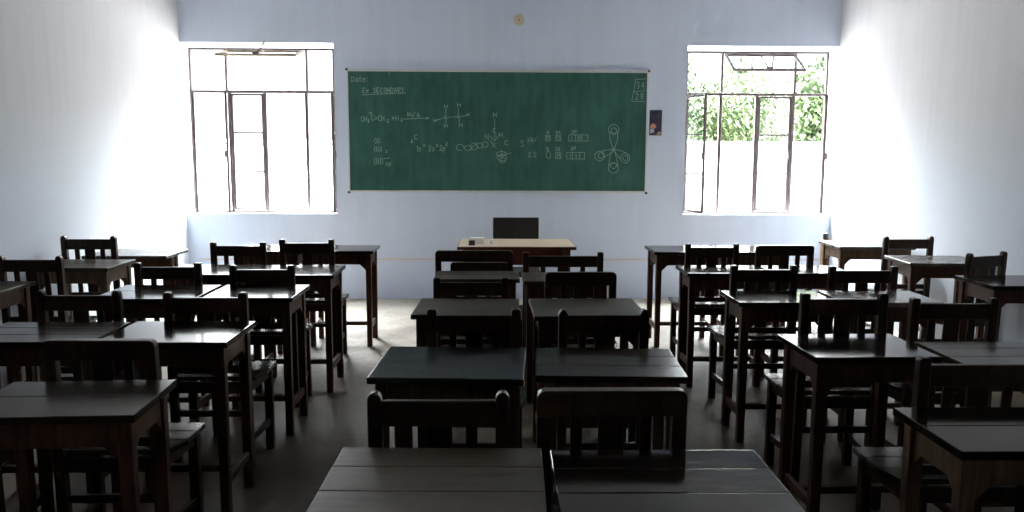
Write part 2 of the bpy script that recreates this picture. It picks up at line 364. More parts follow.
CHALK = {'chalk_date':[[(-1451,483),(-1450,536),(-1428,529),(-1423,510),(-1429,489),(-1451,483)],[(-1386,515),(-1402,518),(-1412,499),(-1403,483),(-1387,494)],[(-1386,518),(-1385,483)],[(-1362,537),(-1365,489),(-1354,484)],[(-1375,518),(-1350,518)],[(-1339,502),(-1314,505),(-1323,521),(-1336,510),(-1336,489),(-1314,487)],[(-1293,521),(-1290,524)],[(-1294,492),(-1290,495)]],
'chalk_heading':[[(-1314,424),(-1339,423),(-1340,377),(-1315,377)],[(-1340,400),(-1322,400)],[(-1306,377),(-1282,410)],[(-1305,410),(-1282,378)],[(-1210,421),(-1225,426),(-1233,414),(-1213,395),(-1218,379),(-1236,383)],[(-1175,426),(-1201,426),(-1202,379),(-1176,380)],[(-1201,403),(-1183,403)],[(-1141,420),(-1151,427),(-1164,415),(-1164,392),(-1151,380),(-1141,387)],[(-1119,428),(-1129,416),(-1129,393),(-1119,381),(-1109,393),(-1109,416),(-1119,428)],[(-1098,381),(-1097,428),(-1072,382),(-1071,428)],[(-1063,382),(-1062,429),(-1044,422),(-1039,406),(-1045,387),(-1063,382)],[(-1028,383),(-1015,430),(-1002,383)],[(-1023,402),(-1007,402)],[(-993,384),(-993,430),(-970,426),(-970,412),(-993,407),(-968,384)],[(-958,431),(-946,408),(-932,431)],[(-946,408),(-946,384)],[(-1350,355),(-1222,364),(-1054,372),(-915,377)]],
'chalk_tick':[[(-1077,594),(-1075,553)]],
'chalk_equation':[[(-1339,140),(-1349,147),(-1362,135),(-1362,110),(-1350,98),(-1339,105)],[(-1332,98),(-1331,147)],[(-1306,98),(-1305,147)],[(-1331,123),(-1306,123)],[(-1294,116),(-1281,116),(-1289,105),(-1280,97),(-1287,88),(-1294,91)],[(-1234,154),(-1245,162),(-1258,149),(-1258,122),(-1246,108),(-1235,116)],[(-1285,177),(-1255,192),(-1265,162)],[(-1226,139),(-1200,139)],[(-1226,122),(-1200,122)],[(-1166,150),(-1177,158),(-1190,144),(-1190,117),(-1177,104),(-1167,112)],[(-1159,104),(-1158,158)],[(-1134,104),(-1133,158)],[(-1159,131),(-1133,131)],[(-1105,113),(-1098,119),(-1091,111),(-1106,89),(-1090,91)],[(-1057,130),(-1030,130)],[(-1044,113),(-1043,148)],[(-1020,108),(-1020,153)],[(-992,108),(-992,153)],[(-1020,130),(-992,131)],[(-966,123),(-959,129),(-952,122),(-967,100),(-951,101)],[(-938,122),(-819,129),(-690,133)],[(-720,147),(-690,133),(-720,118)],[(-898,149),(-898,188),(-877,149),(-876,189)],[(-859,149),(-859,173)],[(-859,181),(-859,185)],[(-850,149),(-828,189)],[(-809,150),(-794,185),(-779,150),(-809,150)]],
'chalk_structure_formula':[[(-621,111),(-541,136),(-461,146),(-382,147),(-302,167)],[(-641,91),(-640,127)],[(-617,92),(-616,127)],[(-640,109),(-617,109)],[(-510,157),(-520,163),(-533,153),(-533,133),(-520,123),(-510,129)],[(-380,164),(-391,170),(-404,160),(-404,141),(-391,131),(-381,137)],[(-312,152),(-312,187)],[(-290,152),(-290,188)],[(-312,170),(-290,170)],[(-520,225),(-520,176)],[(-521,117),(-520,87)],[(-396,240),(-395,181)],[(-389,127),(-388,93)],[(-533,230),(-533,267)],[(-507,230),(-507,267)],[(-533,248),(-507,248)],[(-405,245),(-405,284)],[(-375,245),(-375,284)],[(-405,264),(-375,265)],[(-533,42),(-533,77)],[(-508,42),(-507,77)],[(-533,59),(-507,60)],[(-387,48),(-387,86)],[(-359,48),(-359,86)],[(-387,67),(-359,67)]],
'chalk_numbered_list':[[(-1220,-65),(-1232,-82),(-1233,-100),(-1221,-118)],[(-1206,-113),(-1206,-69)],[(-1191,-64),(-1179,-82),(-1180,-100),(-1192,-118)],[(-1223,-149),(-1234,-166),(-1235,-184),(-1224,-202)],[(-1211,-198),(-1210,-153)],[(-1191,-198),(-1190,-153)],[(-1176,-148),(-1166,-166),(-1166,-184),(-1177,-202)],[(-1106,-182),(-1119,-182),(-1109,-197),(-1112,-212),(-1124,-210)],[(-1225,-256),(-1236,-280),(-1237,-304),(-1226,-328)],[(-1213,-322),(-1212,-262)],[(-1194,-322),(-1193,-262)],[(-1175,-322),(-1174,-262)],[(-1161,-256),(-1151,-280),(-1151,-304),(-1162,-328)],[(-1108,-309),(-1121,-310),(-1111,-323),(-1113,-336),(-1126,-334)],[(-1093,-350),(-1092,-309),(-1074,-312),(-1074,-332),(-1093,-332)],[(-1143,-267),(-1083,-262)]],
'chalk_symbol':[[(-855,-77),(-867,-95),(-866,-112),(-856,-108),(-855,-96),(-867,-98)],[(-806,-39),(-818,-33),(-833,-44),(-833,-66),(-818,-77),(-806,-70)]],
'chalk_orbital_term#b':[[(-809,-152),(-803,-141),(-805,-196)],[(-775,-163),(-788,-163),(-778,-180),(-780,-196),(-793,-193)],[(-746,-128),(-740,-123),(-734,-129),(-746,-147),(-732,-146)]],
'chalk_orbital_term#c':[[(-695,-147),(-683,-136),(-672,-150),(-695,-191),(-670,-188)],[(-639,-158),(-653,-158),(-642,-174),(-645,-190),(-659,-188)],[(-616,-128),(-610,-123),(-604,-129),(-616,-147),(-603,-145)]],
'chalk_orbital_term':[[(-585,-143),(-574,-132),(-564,-145),(-585,-186),(-562,-183)],[(-552,-202),(-551,-153),(-533,-156),(-533,-181),(-551,-181)],[(-525,-109),(-514,-103),(-504,-111),(-525,-136),(-502,-135)]],
'chalk_loop_chain':[[(-365,-180),(-376,-184),(-388,-184),(-400,-181),(-409,-175),(-416,-167),(-419,-157),(-417,-147),(-412,-138),(-404,-131),(-393,-126),(-381,-125),(-369,-127),(-359,-132),(-352,-140)],[(-267,-159),(-270,-170),(-280,-179),(-295,-184),(-311,-184),(-325,-180),(-335,-171),(-339,-159),(-335,-148),(-325,-139),(-311,-134),(-295,-134),(-280,-139),(-270,-148),(-267,-159)],[(-209,-144),(-212,-159),(-221,-170),(-235,-177),(-250,-177),(-264,-171),(-273,-159),(-277,-144),(-273,-130),(-264,-118),(-250,-111),(-235,-111),(-221,-118),(-212,-129),(-209,-144)],[(-153,-134),(-156,-145),(-164,-154),(-176,-159),(-189,-159),(-201,-154),(-210,-145),(-213,-134),(-210,-123),(-201,-114),(-189,-109),(-176,-109),(-164,-114),(-156,-123),(-153,-134)],[(-101,-125),(-103,-137),(-112,-146),(-124,-152),(-137,-152),(-149,-147),(-158,-137),(-161,-125),(-158,-113),(-149,-103),(-137,-98),(-124,-98),(-112,-103),(-103,-113),(-101,-125)],[(-353,-140),(-333,-169)],[(-283,-179),(-213,-109)]],
'chalk_molecule_sketch':[[(-50,143),(-50,193)],[(-20,144),(-20,193)],[(-50,168),(-20,168)],[(-36,129),(-37,40),(-34,-69)],[(-83,-39),(-37,-89),(7,-29)],[(-25,33),(-37,40),(-52,28),(-52,3),(-37,-9),(-25,-2)],[(-128,-64),(-128,-20)],[(-98,-64),(-98,-20)],[(-128,-42),(-98,-42)],[(13,-49),(12,-4)],[(43,-49),(42,-4)],[(12,-27),(42,-26)],[(-113,-59),(-52,-119)],[(-62,-148),(-28,-107)],[(-62,-107),(-28,-148)],[(97,-90),(83,-83),(66,-94),(66,-117),(83,-128),(97,-121)],[(83,-217),(78,-228),(64,-236),(44,-241),(22,-241),(2,-236),(-12,-228),(-17,-218),(-12,-207),(2,-199),(22,-194),(44,-194),(64,-199),(78,-207),(83,-217)],[(84,-252),(80,-267),(67,-279),(48,-286),(28,-286),(9,-279),(-4,-267),(-8,-253),(-4,-238),(9,-226),(28,-219),(48,-219),(67,-226),(80,-238),(84,-252)],[(79,-277),(76,-289),(66,-298),(51,-303),(35,-303),(21,-298),(11,-289),(7,-278),(10,-266),(21,-257),(35,-252),(51,-252),(66,-257),(76,-266),(79,-277)],[(-22,-243),(58,-224),(128,-207)],[(33,-173),(38,-302)]],
'chalk_energy_boxes':[[(258,-88),(234,-83),(222,-98),(254,-121),(246,-142),(218,-136)],[(298,-107),(298,-58)],[(343,-107),(343,-57)],[(298,-82),(343,-82)],[(318,-48),(338,-77)],[(358,-97),(383,-52)],[(302,-207),(314,-197),(326,-209),(302,-246),(329,-244)],[(383,-201),(365,-196),(356,-209),(380,-229),(375,-246),(353,-241)],[(483,7),(487,13),(486,-17)],[(510,10),(500,13),(495,5),(508,-7),(505,-17),(494,-14)],[(580,7),(587,13),(594,6),(580,-17),(596,-15)],[(621,10),(611,13),(605,6),(620,-6),(616,-16),(604,-14)],[(731,14),(740,21),(749,12),(731,-13),(751,-11)],[(760,-13),(759,21),(779,18),(780,6),(760,2)],[(479,-157),(483,-151),(483,-181)],[(506,-154),(497,-151),(492,-159),(505,-170),(502,-181),(490,-178)],[(577,-157),(584,-151),(591,-158),(577,-181),(593,-179)],[(618,-154),(607,-151),(602,-158),(617,-170),(613,-181),(600,-178)],[(728,-150),(737,-143),(746,-152),(728,-177),(748,-175)],[(757,-177),(757,-143),(777,-146),(777,-158),(757,-162)],[(473,-32),(518,-32),(519,-86),(474,-87),(473,-32)],[(574,-32),(624,-31),(624,-83),(574,-83),(574,-32)],[(704,-26),(895,-25),(896,-85),(705,-86),(704,-26)],[(527,-226),(525,-241),(519,-254),(509,-261),(498,-261),(488,-254),(482,-241),(479,-226),(481,-210),(488,-198),(497,-191),(508,-191),(518,-198),(525,-210),(527,-226)],[(575,-201),(626,-200),(626,-260),(576,-260),(575,-201)],[(686,-200),(867,-199),(868,-264),(687,-265),(686,-200)],[(769,-26),(770,-85)],[(746,-200),(747,-265)],[(835,-25),(835,-85)],[(812,-200),(813,-265)],[(489,-75),(488,-39),(482,-47)],[(509,-75),(508,-39),(502,-47)],[(589,-74),(589,-38),(583,-46)],[(609,-74),(609,-38),(603,-46)],[(735,-78),(734,-42),(728,-50)],[(800,-77),(800,-41),(794,-49)],[(820,-73),(820,-37),(814,-45)],[(596,-248),(596,-212),(590,-220)],[(613,-248),(613,-212),(607,-220)],[(722,-253),(722,-217),(716,-225)],[(782,-253),(782,-217),(776,-225)]],
'chalk_orbital_sketch':[[(1206,31),(1201,9),(1187,-8),(1166,-18),(1143,-18),(1122,-8),(1107,9),(1101,30),(1106,52),(1120,69),(1141,79),(1164,79),(1185,69),(1200,52),(1206,31)],[(1184,20),(1181,8),(1174,-2),(1162,-7),(1150,-7),(1138,-2),(1130,7),(1127,19),(1130,32),(1138,41),(1149,47),(1161,47),(1173,41),(1181,32),(1184,20)],[(1111,-4),(1120,-74),(1154,-168)],[(1196,6),(1193,-74),(1162,-168)],[(1066,-234),(1061,-254),(1048,-271),(1029,-281),(1007,-281),(988,-271),(974,-255),(969,-234),(973,-213),(986,-196),(1006,-187),(1027,-187),(1047,-196),(1060,-213),(1066,-234)],[(1055,-230),(1053,-243),(1046,-253),(1036,-259),(1024,-259),(1013,-253),(1006,-243),(1003,-230),(1005,-217),(1012,-206),(1023,-201),(1035,-201),(1045,-206),(1053,-217),(1055,-230)],[(1029,-189),(1084,-174),(1154,-168)],[(1063,-249),(1115,-213),(1154,-173)],[(1321,-253),(1317,-274),(1304,-292),(1286,-302),(1266,-302),(1248,-292),(1235,-275),(1230,-253),(1234,-231),(1246,-214),(1264,-204),(1284,-204),(1303,-214),(1316,-231),(1321,-253)],[(1301,-253),(1299,-264),(1293,-273),(1283,-278),(1272,-278),(1262,-273),(1256,-264),(1253,-253),(1255,-242),(1262,-233),(1271,-228),(1282,-227),(1292,-232),(1299,-241),(1301,-253)],[(1162,-168),(1225,-178),(1286,-205)],[(1162,-178),(1201,-233),(1237,-273)],[(1208,-353),(1204,-376),(1190,-394),(1170,-404),(1148,-404),(1127,-394),(1113,-376),(1107,-354),(1112,-331),(1126,-313),(1146,-303),(1168,-303),(1189,-313),(1203,-331),(1208,-353)],[(1190,-328),(1187,-341),(1179,-351),(1167,-357),(1153,-357),(1141,-351),(1132,-341),(1129,-328),(1132,-316),(1140,-306),(1152,-300),(1166,-300),(1178,-306),(1186,-316),(1190,-328)],[(1156,-178),(1121,-233),(1109,-334)],[(1165,-178),(1181,-233),(1204,-323)],[(1168,-171),(1167,-176),(1165,-179),(1161,-181),(1156,-181),(1152,-179),(1149,-176),(1148,-171),(1149,-167),(1152,-164),(1156,-162),(1160,-162),(1164,-164),(1167,-167),(1168,-171)]],
'chalk_boxed_numbers':[[(1466,527),(1366,525),(1349,421),(1329,309),(1464,308)],[(1379,493),(1400,493),(1389,468),(1404,452),(1393,433),(1380,439)],[(1444,433),(1442,497),(1424,455),(1452,456)],[(1351,405),(1463,412)],[(1365,378),(1379,391),(1393,375),(1366,327),(1397,330)],[(1430,359),(1416,375),(1430,391),(1444,375),(1430,359),(1416,340),(1431,327),(1446,340),(1430,359)]]}
def ribbon(L, w=.0048):
    bm = bmesh.new()
    for st in L:
        P = [Vector((x/1000, 0, z/1000)) for x, z in st]
        for a, b in zip(P, P[1:]):
            dv = b-a
            if dv.length < 1e-5: continue
            dv.normalize(); nrm = Vector((-dv.z, 0, dv.x))*w/2; ex = dv*w*.3
            q = [a-ex-nrm, b+ex-nrm, b+ex+nrm, a-ex+nrm]
            A = [bm.verts.new(p+Vector((0, -.0055, 0))) for p in q]; B = [bm.verts.new(p+Vector((0, -.0042, 0))) for p in q]
            bm.faces.new(A); bm.faces.new(B[::-1])
            for i in range(4): bm.faces.new((A[i], B[i], B[(i+1) % 4], A[(i+1) % 4]))
    bmesh.ops.recalc_face_normals(bm, faces=bm.faces[:])
    me = bpy.data.meshes.new('chalk'); bm.to_mesh(me); bm.free(); return me
for k, L in CHALK.items():
    obj(k.split('#')[0], ribbon(L), M_chalk, bd)

# little picture hung to the right of the board
pc = thing('picture', (1.632, YB-.006, 1.79), 'small dark printed picture hanging just right of the chalkboard', 'picture')
obj('backing', MB().box(-.062, .062, -.002, .006, -.125, .125, .001), M_dark, pc)
obj('print', MB().box(-.058, .058, -.004, -.002, -.12, .12, 0), M_photo, pc)
pt = obj('orange_patch', MB().prism([(-.055, -.03), (-.03, -.005), (.0, -.02), (.008, -.05), (-.03, -.06), (-.055, -.05)], -.006, -.004), plain('orange_print', (.55, .26, .16), .5), pc)
obj('white_patch', MB().prism([(-.055, -.06), (-.02, -.06), (-.01, -.09), (-.055, -.105)], -.006, -.004), plain('pale_print', (.4, .45, .55), .5), pc)
obj('tan_patch', MB().prism([(.01, -.118), (.055, -.118), (.055, -.09), (.03, -.085)], -.006, -.004), plain('tan_print', (.5, .4, .22), .5), pc)

# round electrical box above the board
rb = thing('junction_box', (.257, YB+.002, 2.783), 'small round cream junction box high on the back wall above the chalkboard', 'junction box')
Rx = Matrix.Rotation(math.pi/2, 4, 'X')
obj('box_body', MB().lathe([(.052, 0), (.052, .02), (.046, .026), (.0, .028)], 28, Rx), M_cream, rb)
obj('screw', MB().lathe([(.009, .027), (.009, .031), (0, .032)], 12, Rx), plain('dark_screw', (.2, .14, .08), .5), rb)

# ------------------------------------------------------------------ desks
cache = {}
def cm(key, fn):
    if key not in cache: cache[key] = fn()
    return cache[key]

def make_desk(xc, yc, w, d, deg, planks, label, top=None, leg=None, inset=.03, H=.75, group='student desks standing in rows'):
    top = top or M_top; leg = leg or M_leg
    root = thing('student_desk', (xc, yc, 0), label, 'desk', group, R(deg))
    key = (w, d, inset, H, planks, top.name, leg.name)
    def f_top():
        m = MB(); n = planks; g = .001; cuts = {1: [-d/2, d/2], 2: [-d/2, -d/2+d*.55, d/2], 3: [-d/2, -d/2+d*.36, -d/2+d*.7, d/2]}[n]
        for i in range(n):
            m.box(-w/2, w/2, cuts[i]+(g if i else 0), cuts[i+1]-(g if i < n-1 else 0), H-.024, H, .006 if n == 1 else .0035, 3)
        return m.mesh('tabletop')
    a, b, t = w/2-.022, d/2-inset, .042
    ztop = H-.024
    obj('tabletop', cm(key+('t',), f_top), top, root)
    k = 0
    for sx in (-1, 1):
        for sy in (-1, 1):
            def f_leg(sx=sx, sy=sy):
                x = sx*(a-t/2); y = sy*(b-t/2)
                # the leg narrows a little at its foot
                fn = lambda c: Vector((x+(c.x-x)*(1 if c.z > .3 else .9), y+(c.y-y)*(1 if c.z > .3 else .9), c.z))
                return MB().box(x-t/2, x+t/2, y-t/2, y+t/2, 0, ztop, .003, 1, fn).mesh('leg')
            obj('leg', cm(key+('l', sx, sy), f_leg), leg, root)
    def f_ap(axis, s):
        zz0, zz1, c = ztop-.085, ztop, .045
        if axis == 'x':
            e = a-t
            P = [(-e, zz1), (e, zz1), (e, zz0-c), (e-c, zz0), (-e+c, zz0), (-e, zz0-c)]
            y = s*(b-t/2)
            return MB().prism(P, y-.011, y+.011, 'y', .0015).mesh('apron')
        e = b-t; P = [(-e, zz1), (e, zz1), (e, zz0-c), (e-c, zz0), (-e+c, zz0), (-e, zz0-c)]
        x = s*(a-t/2)
        return MB().prism(P, x-.011, x+.011, 'x', .0015).mesh('apron')
    for ax in 'xy':
        for s in (-1, 1):
            obj('apron', cm(key+('a', ax, s), lambda: f_ap(ax, s)), leg, root)
    for s in (-1, 1):
        obj('stretcher', cm(key+('s', s), lambda: MB().box(s*(a-t/2)-.011, s*(a-t/2)+.011, -b+t, b-t, .13, .172).mesh('stretcher')), leg, root)
    obj('stretcher', cm(key+('sx',), lambda: MB().box(-a+t/2+.011, a-t/2-.011, -.016, .016, .137, .167).mesh('stretcher')), leg, root)
    return root

# ------------------------------------------------------------------ chairs
def make_chair(xc, yb, label, style='square', w=.38, ztop=.87, depth=.36, rotz=0, slats=True, mat=None, seatmat=None, group='wooden school chairs behind the desks', SH=.45, arch=None):
    """origin on the floor under the top of the back; the seat points to +y"""
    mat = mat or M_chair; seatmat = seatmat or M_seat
    root = thing('school_chair', (xc, yb, 0), label, 'chair', group, rotz)
    ztop = round(ztop, 2)
    key = ('ch', w, ztop, depth, style, slats, mat.name, SH)
    lean = .03
    def sh(c):          # back leans away from the seat above it
        f = max(0, (c.z-SH))/(ztop-SH)
        return Vector((c.x, c.y+lean*(1-f), c.z))
    p = .038; H = ztop
    flush = style == 'flush'
    prot = 0 if flush else .026
    def f_post(s):
        m = MB(); x0 = s*(w/2-p/2)-p/2; x1 = x0+p
        if style == 'dome':
            n = 8; P = [(x0, 0), (x1, 0)] + [(x0+p/2+p/2*math.cos(math.pi*i/n), H-p*.62+p*.62*math.sin(math.pi*i/n)) for i in range(n+1)]
            m.prism(P, 0, .036, 'y', .004, sh)
        elif style == 'point':
            m.prism([(x0, 0), (x1, 0), (x1, H-.022), (x0+p/2+.006, H), (x0+p/2-.006, H), (x0, H-.022)], 0, .036, 'y', .003, sh)
        elif style == 'flush':
            m.prism([(x0, 0), (x1, 0), (x1, H-.072), (x0, H-.072)], 0, .036, 'y', .002, sh)
        else:
            m.prism([(x0, 0), (x1, 0), (x1, H-.006), (x1-.006, H), (x0+.006, H), (x0, H-.006)], 0, .036, 'y', .003, sh)
        return m.mesh('rear_post')
    for s in (-1, 1): obj('rear_post', cm(key+('p', s), lambda: f_post(s)), mat, root)
    rt = H-prot; rb_ = rt-.072
    def f_rail():
        if flush:
            r = .022; X = w/2; n = 5
            P = [(-X, rb_), (X, rb_)]
            for i in range(n+1): P.append((X-r+r*math.cos(math.pi/2*i/n), rt-r+r*math.sin(math.pi/2*i/n)))
            for i in range(n+1): P.append((-X+r-r*math.sin(math.pi/2*i/n), rt-r+r*math.cos(math.pi/2*i/n)))
            return MB().prism(P, 0, .036, 'y', .002, sh).mesh('top_rail')
        return MB().box(-w/2+p, w/2-p, .008, .03, rb_, rt, .003, 1, sh).mesh('top_rail')
    obj('top_rail', cm(key+('r',), f_rail), mat, root)
    zl = SH+.055
    obj('lower_rail', cm(key+('lr',), lambda: MB().box(-w/2+p, w/2-p, .01, .03, SH+.02, zl, .003, 1, sh).mesh('lower_rail')), mat, root)
    if slats:
        inner = w-2*p; k = inner/.304
        for cx, sw in ((-.088, .032), (0, .07), (.088, .032)):
            obj('back_slat', cm(key+('s', cx), lambda: MB().box(cx*k-sw/2, cx*k+sw/2, .014, .026, zl, rb_, .002, 1, sh).mesh('back_slat')), mat, root)
    def f_seat():
        m = MB(); y0 = .036+lean; n = 3; yy = [y0+(depth-y0+.0)*i/n for i in range(n+1)]
        def fl(c):
            f = min(1, max(0, (c.y-.05)/.12)); return Vector((c.x*(1+((.034 if w < .45 else .012)/(w/2))*f), c.y, c.z))
        for i in range(n): m.box(-w/2-.002, w/2+.002, yy[i]+(.001 if i else 0), yy[i+1]-.001, SH-.022, SH, .004, 2, fl)
        return m.mesh('seat')
    obj('seat', cm(key+('seat',), f_seat), seatmat, root)
    fo = .034 if w < .45 else .012
    def sk(s): return lambda c: Vector((c.x+s*.018*(c.y-.066)/(depth-.116), c.y, c.z))
    for s in (-1, 1):
        obj('front_leg', cm(key+('fl', s), lambda: MB().box(s*(w/2-p/2+.018)-p/2, s*(w/2-p/2+.018)+p/2, depth-.05, depth-.012, 0, SH-.022, .003).mesh('front_leg')), mat, root)
        x = s*(w/2-p/2)
        obj('seat_rail', cm(key+('sr', s), lambda: MB().box(x-.01, x+.01, .036+lean, depth-.05, SH-.075, SH-.022, .002, 1, sk(s)).mesh('seat_rail')), mat, root)
        obj('stretcher', cm(key+('st', s), lambda: MB().box(x-.01, x+.01, .036+lean, depth-.05, .13, .165, .002, 1, sk(s)).mesh('stretcher')), mat, root)
    obj('seat_rail', cm(key+('srf',), lambda: MB().box(-w/2+p-.018, w/2-p+.018, depth-.042, depth-.02, SH-.075, SH-.022, .002).mesh('seat_rail')), mat, root)
    obj('seat_rail', cm(key+('srb',), lambda: MB().box(-w/2+p, w/2-p, .01+lean, .03+lean, SH-.075, SH-.022, .002).mesh('seat_rail')), mat, root)
    obj('stretcher', cm(key+('sb',), lambda: MB().box(-w/2+p, w/2-p, .01+lean, .03+lean, .26, .29, .002).mesh('stretcher')), mat, root)
    return root

# rows are counted from the back wall (fifth row = nearest the camera in the left and right blocks)
D = make_desk
# left wall column
D(-2.855, 4.580, 0.430, 0.440, 0.0, 1, 'desk cut by the left photo edge at mid height, close to the left wall', M_dust)
D(-2.735, 5.545, 0.520, 0.430, 0.0, 2, 'left wall desk with worn grey top and pale brown side, second from the back', M_dust, M_leglight)
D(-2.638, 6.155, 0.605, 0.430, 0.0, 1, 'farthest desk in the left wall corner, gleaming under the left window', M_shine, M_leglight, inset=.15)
# left block, outer column
D(-1.870, 3.445, 0.540, 0.390, 0.0, 3, 'left outer column desk nearest the camera, beside a brighter aisle desk', M_topmid)
D(-1.795, 4.435, 0.530, 0.450, 0.0, 2, 'left outer column desk second nearest the camera, beyond a round-posted chair')
D(-1.790, 5.275, 0.520, 0.450, 0.0, 1, 'left block outer column desk second from the back, bright reflection along it')
D(-1.710, 6.435, 0.520, 0.430, 0.0, 1, 'left block outer column desk farthest back, mostly hidden by two chair backs')
# left block, inner column (by the aisle)
D(-1.301, 2.506, 0.521, 0.379, 3.0, 2, 'large dark desk at the lower left corner, grey streaks of light on its top', M_topmid)
D(-1.317, 3.450, 0.525, 0.420, 0.0, 1, 'left aisle desk second nearest the camera, brightly reflecting right half')
D(-1.270, 4.455, 0.470, 0.430, 0.0, 1, 'left aisle desk in the middle of its column, shining white top')
D(-1.240, 5.255, 0.530, 0.450, 0.0, 1, 'left aisle desk second from the back, white glare and paler legs')
D(-1.165, 6.450, 0.520, 0.400, 0.0, 1, 'left aisle desk farthest back, its right legs standing clear on the pale floor')
# centre block
D(-0.135, 1.842, 0.511, 0.430, -1.4, 3, 'worn brown plank desk at the bottom of the photo, left of the two nearest', M_topworn)
D(0.408, 1.825, 0.525, 0.420, -0.5, 3, 'worn dark plank desk at the bottom of the photo, right of the two nearest')
D(-0.147, 2.934, 0.530, 0.452, -3.3, 1, 'bluish black centre desk, left column, second from the camera', M_topblue)
D(0.416, 2.932, 0.517, 0.403, -2.9, 3, 'dark brown centre desk, right column, second from the camera, with a scratched top', M_topmid)
D(-0.122, 4.007, 0.506, 0.435, -2.0, 1, 'brown centre desk, left column, third from the camera', M_dust)
D(0.458, 3.994, 0.537, 0.468, 0.8, 1, 'dark centre desk, right column, third from the camera', M_dust)
D(-0.094, 5.042, 0.513, 0.341, 0.2, 2, 'farthest centre desk, left column, in front of the open-backed chair', M_dust)
D(0.440, 4.980, 0.520, 0.360, 0.0, 1, 'farthest centre desk, right column, almost hidden by chair backs', M_dust)
# right block, inner column
D(1.460, 2.195, 0.520, 0.370, 0.0, 2, 'dark desk at the lower right corner with light catching its slanting left edge', None, M_leglight)
D(1.437, 3.185, 0.483, 0.402, 1.3, 1, 'right aisle desk second nearest the camera, striped reflections on its top')
D(1.507, 4.285, 0.515, 0.370, 0.0, 1, 'right aisle desk in the middle of its column, pale green glints on its near edge')
D(1.485, 5.300, 0.520, 0.360, 0.0, 1, 'right aisle desk second from the back, reddish brown left side')
D(1.490, 6.425, 0.520, 0.430, 0.0, 1, 'right aisle desk farthest back, its left legs against the blue wall')
# right block, outer column
D(1.970, 3.050, 0.530, 0.380, 0.0, 3, 'desk at the right edge, second nearest the camera, joined beside the striped aisle desk', M_topmid)
D(2.048, 4.283, 0.511, 0.365, -0.4, 1, 'right block outer column desk with pale grey top, middle row', M_shine)
D(2.025, 5.295, 0.510, 0.350, 0.0, 1, 'right block outer column desk second from the back, white glare at its right end')
D(2.030, 6.425, 0.520, 0.430, 0.0, 1, 'right block outer column desk farthest back, glimpsed between two chair backs')
# right wall column
D(3.135, 4.830, 0.530, 0.420, 0.0, 1, 'right wall desk cut by the right edge of the photo, dark top')
D(3.177, 5.795, 0.572, 0.450, -3.9, 1, 'right wall desk in the middle, grey top in front of the open-backed chair', M_shine)
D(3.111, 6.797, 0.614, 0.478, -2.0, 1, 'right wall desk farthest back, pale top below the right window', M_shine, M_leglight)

Cc = make_chair
Cc(-1.955, 2.85, 'chair at the lower left photo edge, only its seat corner showing under a desk')
Cc(-1.348, 2.80, 'flush-topped chair backed against the lower left desk', 'flush', ztop=.86)
Cc(-1.891, 3.76, 'round-posted chair in the left outer column, behind the nearest outer desk', 'dome', ztop=.87)
Cc(-1.317, 3.76, 'chair at the left aisle between the second and third aisle desks', ztop=.86)
Cc(-1.874, 4.76, 'chair of the left outer column, in front of the second desk from the back', ztop=.86, depth=.29)
Cc(-1.325, 4.73, 'left aisle chair directly below the farthest aisle chair, shading a shining desk', ztop=.85, w=.37, depth=.31)
Cc(-1.771, 5.75, 'farthest chair of the left outer column, under the left window', ztop=.87)
Cc(-1.295, 5.75, 'farthest chair of the left aisle column, seat showing right of the desk legs', ztop=.89)
Cc(-2.745, 4.92, 'chair with a round post cut by the left photo edge, near the left wall', 'dome', ztop=.88)
Cc(-2.815, 5.79, 'round-posted chair against the left wall, farthest back on that side', 'dome', ztop=.91, depth=.28)
# centre
Cc(-.144, 2.14, 'chair with shiny domed posts behind the nearest brown centre desk', 'dome', ztop=.87)
Cc(.319, 2.12, 'flush-topped chair behind the nearest right-hand centre desk', 'flush', w=.40, ztop=.875)
Cc(-.075, 3.30, 'square-posted chair behind the bluish black centre desk', ztop=.87)
Cc(.455, 3.30, 'chair with pointed posts behind the scratched brown centre desk', 'point', ztop=.87, w=.37)
Cc(-.114, 4.33, 'chair with a plain dark back in the left centre column, third from the camera', 'square', w=.40, ztop=.84)
Cc(.469, 4.33, 'flush-topped chair in the right centre column, third from the camera, slat gaps showing', 'flush', ztop=.87)
Cc(-.119, 5.28, 'wide open-backed chair in front of the teacher desk, left of two', 'flush', w=.50, ztop=.87, slats=False)
Cc(.456, 5.28, 'wide square-posted chair in front of the teacher desk, right of two', 'square', w=.52, ztop=.865)
Cc(-.098, 5.90, 'low chair close to the teacher desk, seen through the wide open-backed chair', 'flush', w=.41, ztop=.71, slats=False, SH=.40)
# right
Cc(1.545, 2.50, 'chair behind the lower right desk, its square post rising at the left', ztop=.87, w=.41)
Cc(1.530, 3.50, 'right aisle chair behind the striped desk, brown left post', ztop=.90)
Cc(1.54, 4.60, 'right aisle chair third from the camera, behind the desk with green glints', ztop=.87)
Cc(1.508, 5.60, 'farthest chair of the right aisle column, left of the flush-topped one', ztop=.88, w=.37)
Cc(2.045, 3.55, 'chair of the right outer column, nearest the camera there, brown posts', ztop=.87, w=.39)
Cc(2.09, 4.56, 'chair of the right outer column in the middle, thick square posts', ztop=.87, w=.39)
Cc(2.012, 5.60, 'flush-topped chair farthest back in the right outer column', 'flush', ztop=.87, w=.40)
Cc(3.2, 5.22, 'chair turned at an angle by the right wall, behind the cut-off desk', 'dome', ztop=.87, w=.34, rotz=R(20), depth=.30)
Cc(3.150, 6.15, 'open-backed chair without slats by the right wall below the window', 'dome', ztop=.875, slats=False)


